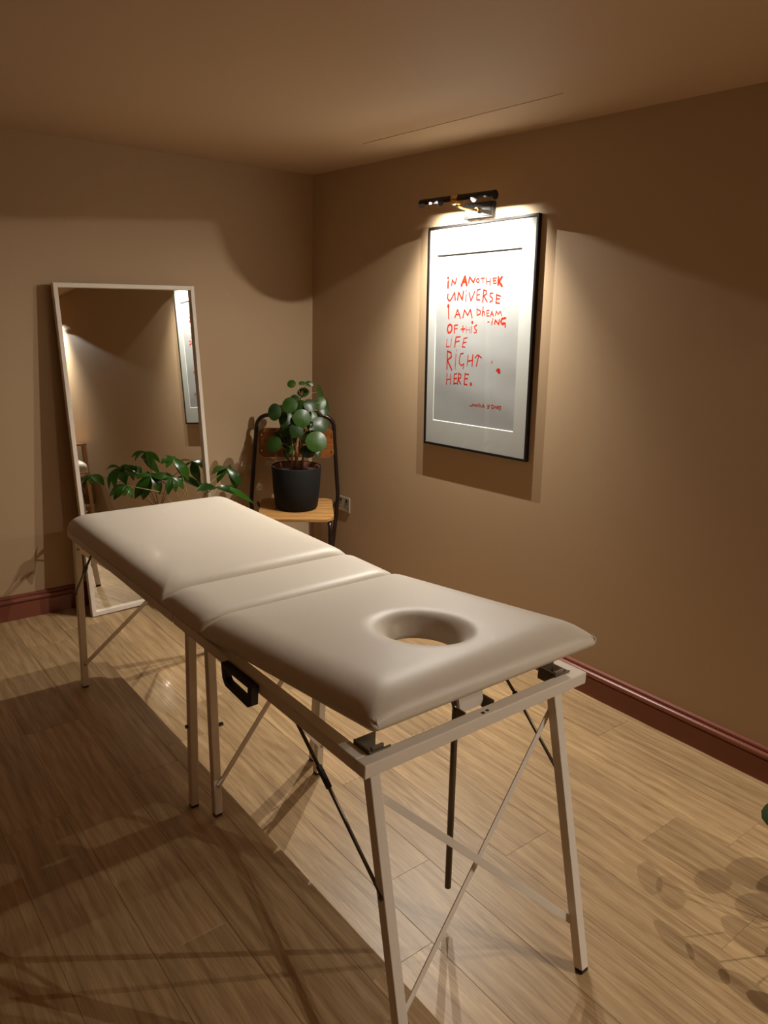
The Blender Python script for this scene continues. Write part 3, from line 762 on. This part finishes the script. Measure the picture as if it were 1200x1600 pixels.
# plywood seat: soft-cornered board with a rolled front edge
def ply(outline, z0, z1, f):
    n = len(outline)
    mb = MB()
    vs = [f(x, y, z0) for x, y in outline] + [f(x, y, z1) for x, y in outline]
    fs = [list(range(n))[::-1], [n+k for k in range(n)]]
    mb.add(vs, fs)
    mb.add(vs, [[k, (k+1) % n, n+(k+1) % n, n+k] for k in range(n)], True)
    return mb
def rrect(hx, hy, r, n=5):
    o = []
    for cx, cy, a0 in ((hx-r, hy-r, 0), (-hx+r, hy-r, 90), (-hx+r, -hy+r, 180), (hx-r, -hy+r, 270)):
        for i in range(n+1):
            a = math.radians(a0+90*i/n)
            o.append((cx+r*math.cos(a), cy+r*math.sin(a)))
    return o
def grid_board(nx, ny, hx, hy, thick, f, r=0.03):
    """board from a grid whose corners are rounded by clamping rows"""
    mb = MB()
    top, bot = [], []
    for j in range(ny+1):
        y = -hy + 2*hy*j/ny
        dy = max(0, abs(y) - (hy-r))
        lim = hx - r + math.sqrt(max(0, r*r - dy*dy))
        for i in range(nx+1):
            x = -lim + 2*lim*i/nx
            top.append(f(x, y, thick/2)); bot.append(f(x, y, -thick/2))
    n = len(top)
    fs = []
    W_ = nx+1
    for j in range(ny):
        for i in range(nx):
            a = j*W_+i
            fs.append([a, a+1, a+W_+1, a+W_]); fs.append([n+a, n+a+W_, n+a+W_+1, n+a+1])
    mb.add(top+bot, fs, True)
    edge = [i for i in range(W_)] + [j*W_+nx for j in range(1, ny+1)] + [ny*W_+i for i in reversed(range(nx))] + [j*W_ for j in reversed(range(1, ny))]
    mb.add(top+bot, [[edge[k], edge[(k+1) % len(edge)], n+edge[(k+1) % len(edge)], n+edge[k]] for k in range(len(edge))])
    return mb
def seatf(x, y, t):
    z = 0.4595 + t
    if y < -0.14: z -= 0.9*(y+0.14)**2*3
    return (x, y, z)
grid_board(10, 16, 0.200, 0.205, 0.014, seatf, 0.035).build('seat', M_SEAT, ch)
def backf(x, z, t):
    return (x, BK + 0.012 + 0.10*(x*x) + t, 0.785 + z)
grid_board(14, 8, 0.215, 0.083, 0.010, backf, 0.03).build('backrest', M_BACKREST, ch)
for s in (-1, 1):
    for z in (0.74, 0.83):
        MB().tube([(s*0.198, BK+0.004, z), (s*0.198, BK+0.010, z)], 0.005, 8).build('rivet', M_BRASS, ch)

# ------------------------------------------------------------------ round-leaved plant on the chair
def leaf_disc(name, material, parent, c, nrm, upv, a, b_, cup=0.16, tip=0.0, n=14, off=None):
    """round leaf around its own centre: cupped disc of two rings"""
    nrm = Vector(nrm).normalized()
    upv = Vector(upv); upv = (upv - nrm*upv.dot(nrm)).normalized()
    rt = upv.cross(nrm)
    vs = [Vector((0, 0, 0))]
    for (k_, dz) in ((0.55, cup*0.25), (1.0, cup)):
        for k in range(n):
            t = 2*math.pi*k/n
            px = a*k_*math.cos(t)
            py = b_*k_*math.sin(t)*(1 + (tip if math.sin(t) < -0.9 else 0))
            wob = 0.05*math.sin(3*t + a*900)
            vs.append(rt*px + upv*py - nrm*((dz+wob*k_*0.6)*a))
    fs = [[0, 1+k, 1+(k+1) % n] for k in range(n)]
    fs += [[1+k, 1+n+k, 1+n+(k+1) % n, 1+(k+1) % n] for k in range(n)]
    o = MB().add(vs, fs, True).build(name, material, parent)
    o.location = Vector(c) - Vector(off if off is not None else (0, 0, 0))
    return o
PZ = 0.4668
pp = empty('potted_plant', (-0.355, -0.395, PZ), 'round-leaved green plant in a matt black pot on the chair', 'potted plant')
PO = Vector((-0.355, -0.395, PZ))
pot = MB().lathe([(0.0, 0.0), (0.098, 0.0), (0.108, 0.004), (0.116, 0.014), (0.126, 0.10), (0.134, 0.232), (0.133, 0.235), (0.128, 0.235), (0.1265, 0.228), (0.122, 0.19), (0.0, 0.19)], 48).build('pot', M_POT, pp)
MB().lathe([(0.1262, 0.205), (0.1262, 0.230), (0.122, 0.231), (0.119, 0.226), (0.116, 0.195)], 40).build('inner_pot', M_POTIN, pot)
MB().lathe([(0.117, 0.208), (0.08, 0.214), (0.03, 0.220), (0.0, 0.221)], 24).build('soil', M_SOIL, pot)
top_s = Vector((-0.312, -0.385, 1.10)) - PO
stem = [Vector((0.0, 0.0, 0.215)), Vector((0.004, 0.004, 0.33)), Vector((0.014, 0.0, 0.44)), Vector((0.030, 0.004, 0.54)), top_s]
MB().tube(stem, [0.010, 0.008, 0.007, 0.006, 0.004], 10).build('stem', M_STEM, pp)
MB().tube([(0.028, -0.012, 0.215), (0.034, -0.016, 0.30), (0.020, -0.006, 0.38)], [0.007, 0.006, 0.004], 8).build('stem', M_STEM, pp)
MB().tube([(-0.03, 0.010, 0.215), (-0.016, 0.004, 0.31), (-0.035, -0.004, 0.40)], [0.006, 0.005, 0.003], 8).build('stem', M_STEM, pp)
PIL = [[-0.354,-0.344,1.136,0.0222,0.0222],[-0.292,-0.352,1.138,0.018,0.0158],[-0.297,-0.432,1.143,0.0201,0.0148],[-0.305,-0.383,1.095,0.0306,0.0306],[-0.192,-0.378,1.09,0.0222,0.0401],[-0.161,-0.398,1.014,0.018,0.0412],[-0.442,-0.47,1.043,0.038,0.0423],[-0.37,-0.403,1.058,0.0264,0.0317],[-0.315,-0.469,1.036,0.0343,0.0343],[-0.234,-0.443,1.038,0.0291,0.037],[-0.512,-0.435,1.007,0.0327,0.0433],[-0.374,-0.482,0.971,0.0454,0.0454],[-0.439,-0.422,0.967,0.0338,0.038],[-0.282,-0.445,0.97,0.0243,0.0296],[-0.281,-0.52,0.938,0.0401,0.0401],[-0.494,-0.392,0.831,0.0412,0.0412],[-0.33,-0.551,0.856,0.0528,0.0528],[-0.343,-0.492,0.794,0.0401,0.0327],[-0.407,-0.48,0.91,0.0349,0.037],[-0.31,-0.399,0.866,0.0243,0.0475],[-0.413,-0.36,0.918,0.0222,0.0486],[-0.359,-0.312,0.857,0.0317,0.0317],[-0.388,-0.345,0.751,0.0137,0.0327],[-0.398,-0.395,0.793,0.0211,0.0264],[-0.234,-0.421,0.757,0.0158,0.0222],[-0.386,-0.277,0.99,0.0296,0.0317],[-0.271,-0.446,0.895,0.0275,0.0317],[-0.365,-0.403,0.987,0.0275,0.0296],[-0.222,-0.461,1.003,0.0243,0.0317],[-0.284,-0.311,1.033,0.019,0.0264],[-0.37,-0.248,0.843,0.0317,0.037],[-0.253,-0.384,0.92,0.0317,0.0317]]
rl = random.Random(4)
tocam = (CAM - Vector((-0.355, -0.395, 0.9))).normalized()
for i in range(24):          # inner leaves
    th, ph = rl.uniform(0, 6.28), rl.uniform(0, 1)
    PIL.append([-0.325 + 0.105*math.cos(th)*ph**.5, -0.37 + 0.085*math.sin(th)*ph**.5, rl.uniform(0.80, 1.03), rl.uniform(.022, .04), rl.uniform(.022, .04)])
for pi, (x, y, z, a, b_) in enumerate(PIL):
    jt = 0.15 if pi < 32 else 0.45
    c = Vector((x, y, z))
    away = (c - Vector((-0.33, -0.39, 0.9))); away.z *= 0.3
    nrm = tocam*0.75 + Vector((0, 0, 0.3)) + away.normalized()*0.25 + Vector((rl.uniform(-jt, jt), rl.uniform(-jt, jt), rl.uniform(-jt, jt)))
    if b_ > 1.6*a: nrm = tocam*0.3 + Vector((0.3, -0.1, 0.1))
    lf = leaf_disc('leaf', M_PILEA, pp, c, nrm, (rl.uniform(-.3, .3), rl.uniform(-.3, .3), 1), a*1.08, b_*1.08, off=PO)
    lc = c - PO
    # attach the stalk to the stem lower down
    h = min(max(lc.z - 0.06, 0.24), 0.60)
    for s0, s1 in zip(stem[:-1], stem[1:]):
        if s0.z <= h <= s1.z:
            base = s0.lerp(s1, (h - s0.z)/(s1.z - s0.z)); break
    else:
        base = stem[-1]
    midp = (base + lc)/2 + Vector((0, 0, 0.025))
    MB().tube([base - lc, midp - lc, Vector((0, 0, 0))], [0.0018, 0.0016, 0.0013], 6).build('leaf_stalk', M_PETIOLE, lf)

# ------------------------------------------------------------------ palm-leaved plant on the floor behind the table
mo = Vector((-0.93, -0.335, 0))
mt = empty('money_tree', mo, 'palm-leaved money tree on the floor in front of the mirror', 'potted plant')
mp_ = MB().lathe([(0.0, 0.0), (0.085, 0.0), (0.098, 0.008), (0.112, 0.19), (0.112, 0.2), (0.105, 0.2), (0.100, 0.165), (0.0, 0.165)], 36).build('pot', M_POT, mt)
MB().lathe([(0.102, 0.176), (0.05, 0.182), (0.0, 0.184)], 20).build('soil', M_SOIL, mp_)
for i in range(3):
    a0 = 2.1*i
    pts = [Vector((0.020*math.cos(a0+2.4*t), 0.020*math.sin(a0+2.4*t), 0.175 + 0.30*t)) for t in [k/7 for k in range(8)]]
    MB().tube(pts, [0.012 - 0.0006*k for k in range(8)], 8).build('trunk', M_STEM, mt)
def blade(name, material, parent, a, b_, w, nrm, off, droop=0.18):
    """lance-shaped leaflet from a to b_ (world), folded a little along the midrib"""
    a, b_ = Vector(a), Vector(b_)
    d = b_ - a
    L_ = d.length
    ax = d.normalized()
    nrm = Vector(nrm); nrm = (nrm - ax*nrm.dot(ax)).normalized()
    sd = ax.cross(nrm)
    vs, fs = [], []
    K = 7
    for i in range(K+1):
        t = i/K
        wd = w * math.sin(math.pi*min(1, t*0.97+0.03))**0.8 * (1.0 if t < 0.6 else 1 - 0.25*(t-0.6)/0.4)
        arch = nrm*(droop*L_*(math.sin(math.pi*t)))
        p = ax*(L_*t) + arch
        vs += [p - sd*wd + nrm*wd*0.25, p, p + sd*wd + nrm*wd*0.25]
    for i in range(K):
        o = 3*i
        fs += [[o, o+1, o+4, o+3], [o+1, o+2, o+5, o+4]]
    lf = MB().add(vs, fs, True).build(name, material, parent)
    lf.location = a - Vector(off)
    return lf
MT = [[[-1.133,-0.31,0.72],[-1.211,-0.288,0.605],[-1.173,-0.292,0.594],[-1.099,-0.33,0.62],[-1.051,-0.353,0.692],[-1.006,-0.308,0.651],[-1.209,-0.315,0.71]],[[-1.001,-0.27,0.788],[-1.073,-0.291,0.764],[-1.051,-0.302,0.743],[-0.97,-0.287,0.698],[-0.926,-0.282,0.661]],[[-1.049,-0.35,0.708],[-1.078,-0.378,0.627],[-1.036,-0.377,0.635],[-0.988,-0.363,0.64],[-1.123,-0.331,0.69]],[[-1.268,-0.36,0.694],[-1.339,-0.363,0.632],[-1.3,-0.387,0.648],[-1.26,-0.388,0.633]],[[-0.718,-0.3,0.709],[-0.785,-0.314,0.636],[-0.825,-0.334,0.691],[-0.661,-0.334,0.607],[-0.675,-0.309,0.582]],[[-0.805,-0.34,0.622],[-0.938,-0.383,0.629],[-0.735,-0.351,0.605],[-0.594,-0.361,0.509],[-0.666,-0.333,0.542]]]
rm = random.Random(9)
for hub, *tips in MT:
    hub = Vector(hub)
    base = mo + Vector((0, 0, 0.46))
    mid_ = (base + hub)/2 + Vector((0, 0, 0.06))
    MB().tube([base - mo, mid_ - mo, hub - mo], [0.003, 0.0025, 0.002], 6).build('leaf_stalk', M_PETIOLE, mt)
    allt = [Vector(t) for t in tips]
    for kx in range(2):      # leaflets on the far side
        v = Vector((rm.uniform(-.08, .08), rm.uniform(0.05, 0.12), -rm.uniform(.02, .07)))
        allt.append(hub + v)
    for t in allt:
        L_ = (t - hub).length
        nrm = Vector((0, 0, 1)) + (CAM - hub).normalized()*0.9 + Vector((rm.uniform(-.3, .3), rm.uniform(-.3, .3), 0))
        blade('leaf', M_MONEY, mt, hub, t, max(0.014, min(0.026, L_*0.22)), nrm, mo, droop=rm.uniform(.08, .2))

# ------------------------------------------------------------------ plant at the right edge of the picture
ro = Vector((-0.50, -3.52, 0))
rp2 = empty('rubber_plant', ro, 'floor plant with broad dark leaves at the right edge, one leaf in view', 'potted plant')
MB().lathe([(0.0, 0.0), (0.10, 0.0), (0.112, 0.008), (0.125, 0.2), (0.125, 0.21), (0.118, 0.21), (0.112, 0.175), (0.0, 0.175)], 36).build('pot', M_POT, rp2)
MB().lathe([(0.113, 0.186), (0.05, 0.192), (0.0, 0.194)], 20).build('soil', M_SOIL, rp2)
MB().tube([(0, 0, 0.18), (0.0, 0.0, 0.3), (0.0, 0.0, 0.42), (0.0, 0.0, 0.5)], [0.011, 0.009, 0.007, 0.004], 8).build('stem', M_STEM, rp2)
RB_ = [((-0.648, -3.185, 0.350), 0.055, 0.055, 0.26), ((-0.40, -3.40, 0.45), 0.065, 0.07, 0.36), ((-0.73, -3.40, 0.45), 0.045, 0.05, 0.38), ((-0.76, -3.50, 0.36), 0.05, 0.06, 0.3),
       ((-0.58, -3.55, 0.52), 0.05, 0.06, 0.44), ((-0.62, -3.70, 0.42), 0.055, 0.06, 0.36), ((-0.34, -3.62, 0.46), 0.055, 0.06, 0.40), ((-0.48, -3.44, 0.56), 0.045, 0.05, 0.48)]
for (c, a, b_, h) in RB_:
    c = Vector(c)
    d = (c - ro); d.z = 0
    lf = leaf_disc('leaf', M_PILEA, rp2, c, Vector((0, 0, 1)) + d.normalized()*0.7 + tocam*0.3, d + Vector((0, 0, .3)), a, b_, off=ro, cup=0.25)
    lc = c - ro
    MB().tube([Vector((0, 0, h)) - lc, Vector((lc.x*.5, lc.y*.5, (h+lc.z)/2+0.03)) - lc, Vector((0, 0, 0))], 0.0022, 6).build('leaf_stalk', M_PETIOLE, lf)

# ------------------------------------------------------------------ double socket on the right wall
sk = empty('wall_socket', (-0.0004, -0.352, 0.384), 'brushed metal double socket on the wall behind the chair', 'socket')
SO = Vector((-0.0004, -0.352, 0.384))
pl = MB().box((-0.006, -0.056, 0), (0, 0.056, 0.086), 0.002).build('face_plate', M_SOCKET, sk)
for s in (-1, 1):
    MB().box((-0.0095, s*0.028-0.007, 0.058), (-0.006, s*0.028+0.007, 0.074), 0.001).build('rocker_switch', M_BLACK, pl)
    for dy, dz, w, h in ((0, 0.046, 0.004, 0.009), (-0.011, 0.026, 0.007, 0.004), (0.011, 0.026, 0.007, 0.004)):
        MB().box((-0.0066, s*0.028+dy-w/2, dz-h/2), (-0.0060, s*0.028+dy+w/2, dz+h/2)).build('pin_hole', M_BLACK, pl)

# ------------------------------------------------------------------ wooden rack against the right wall, seen in the mirror
rk = empty('wooden_rack', (-0.19, -4.02, 0), 'open pine rack against the wall, glimpsed at the left of the mirror', 'rack')
RO = Vector((-0.19, -4.02, 0))
for x in (-0.34, -0.055):
    for y in (-4.27, -3.80):
        MB().box((x-0.018, y-0.018, 0), (x+0.018, y+0.018, 0.79), 0.002).build('post', M_RACK, rk, RO)
for z in (0.20, 0.52, 0.79):
    MB().box((-0.362, -4.292, z), (-0.033, -3.778, z+0.022), 0.002).build('shelf', M_RACK, rk, RO)
tw = empty('rolled_towel', (-0.19, -3.93, 0.545), 'white rolled towel on the pine rack in the mirror', 'towel')
MB().tube([(-0.15, 0, 0.062), (-0.14, 0, 0.062), (0.12, 0, 0.062), (0.13, 0, 0.062)], [0.052, 0.062, 0.062, 0.052], 24).build('roll', M_TOWEL, tw)
spi = [(0.0134*0 - 0.1505, (0.006+0.0062*t)*math.cos(2.2*t), 0.062 + (0.006+0.0062*t)*math.sin(2.2*t)) for t in [k*0.35 for k in range(20)]]
MB().tube(spi, 0.003, 6).build('roll_edge', M_TOWEL, tw)
bx = empty('storage_box', (-0.19, -3.99, 0.225), 'low black box on the bottom shelf of the pine rack', 'box')
MB().box((-0.105, -0.15, 0), (0.095, 0.15, 0.075), 0.006).build('body', M_BLACK, bx)
MB().box((-0.111, -0.156, 0.075), (0.101, 0.156, 0.092), 0.005).build('lid', M_BLACK, bx)
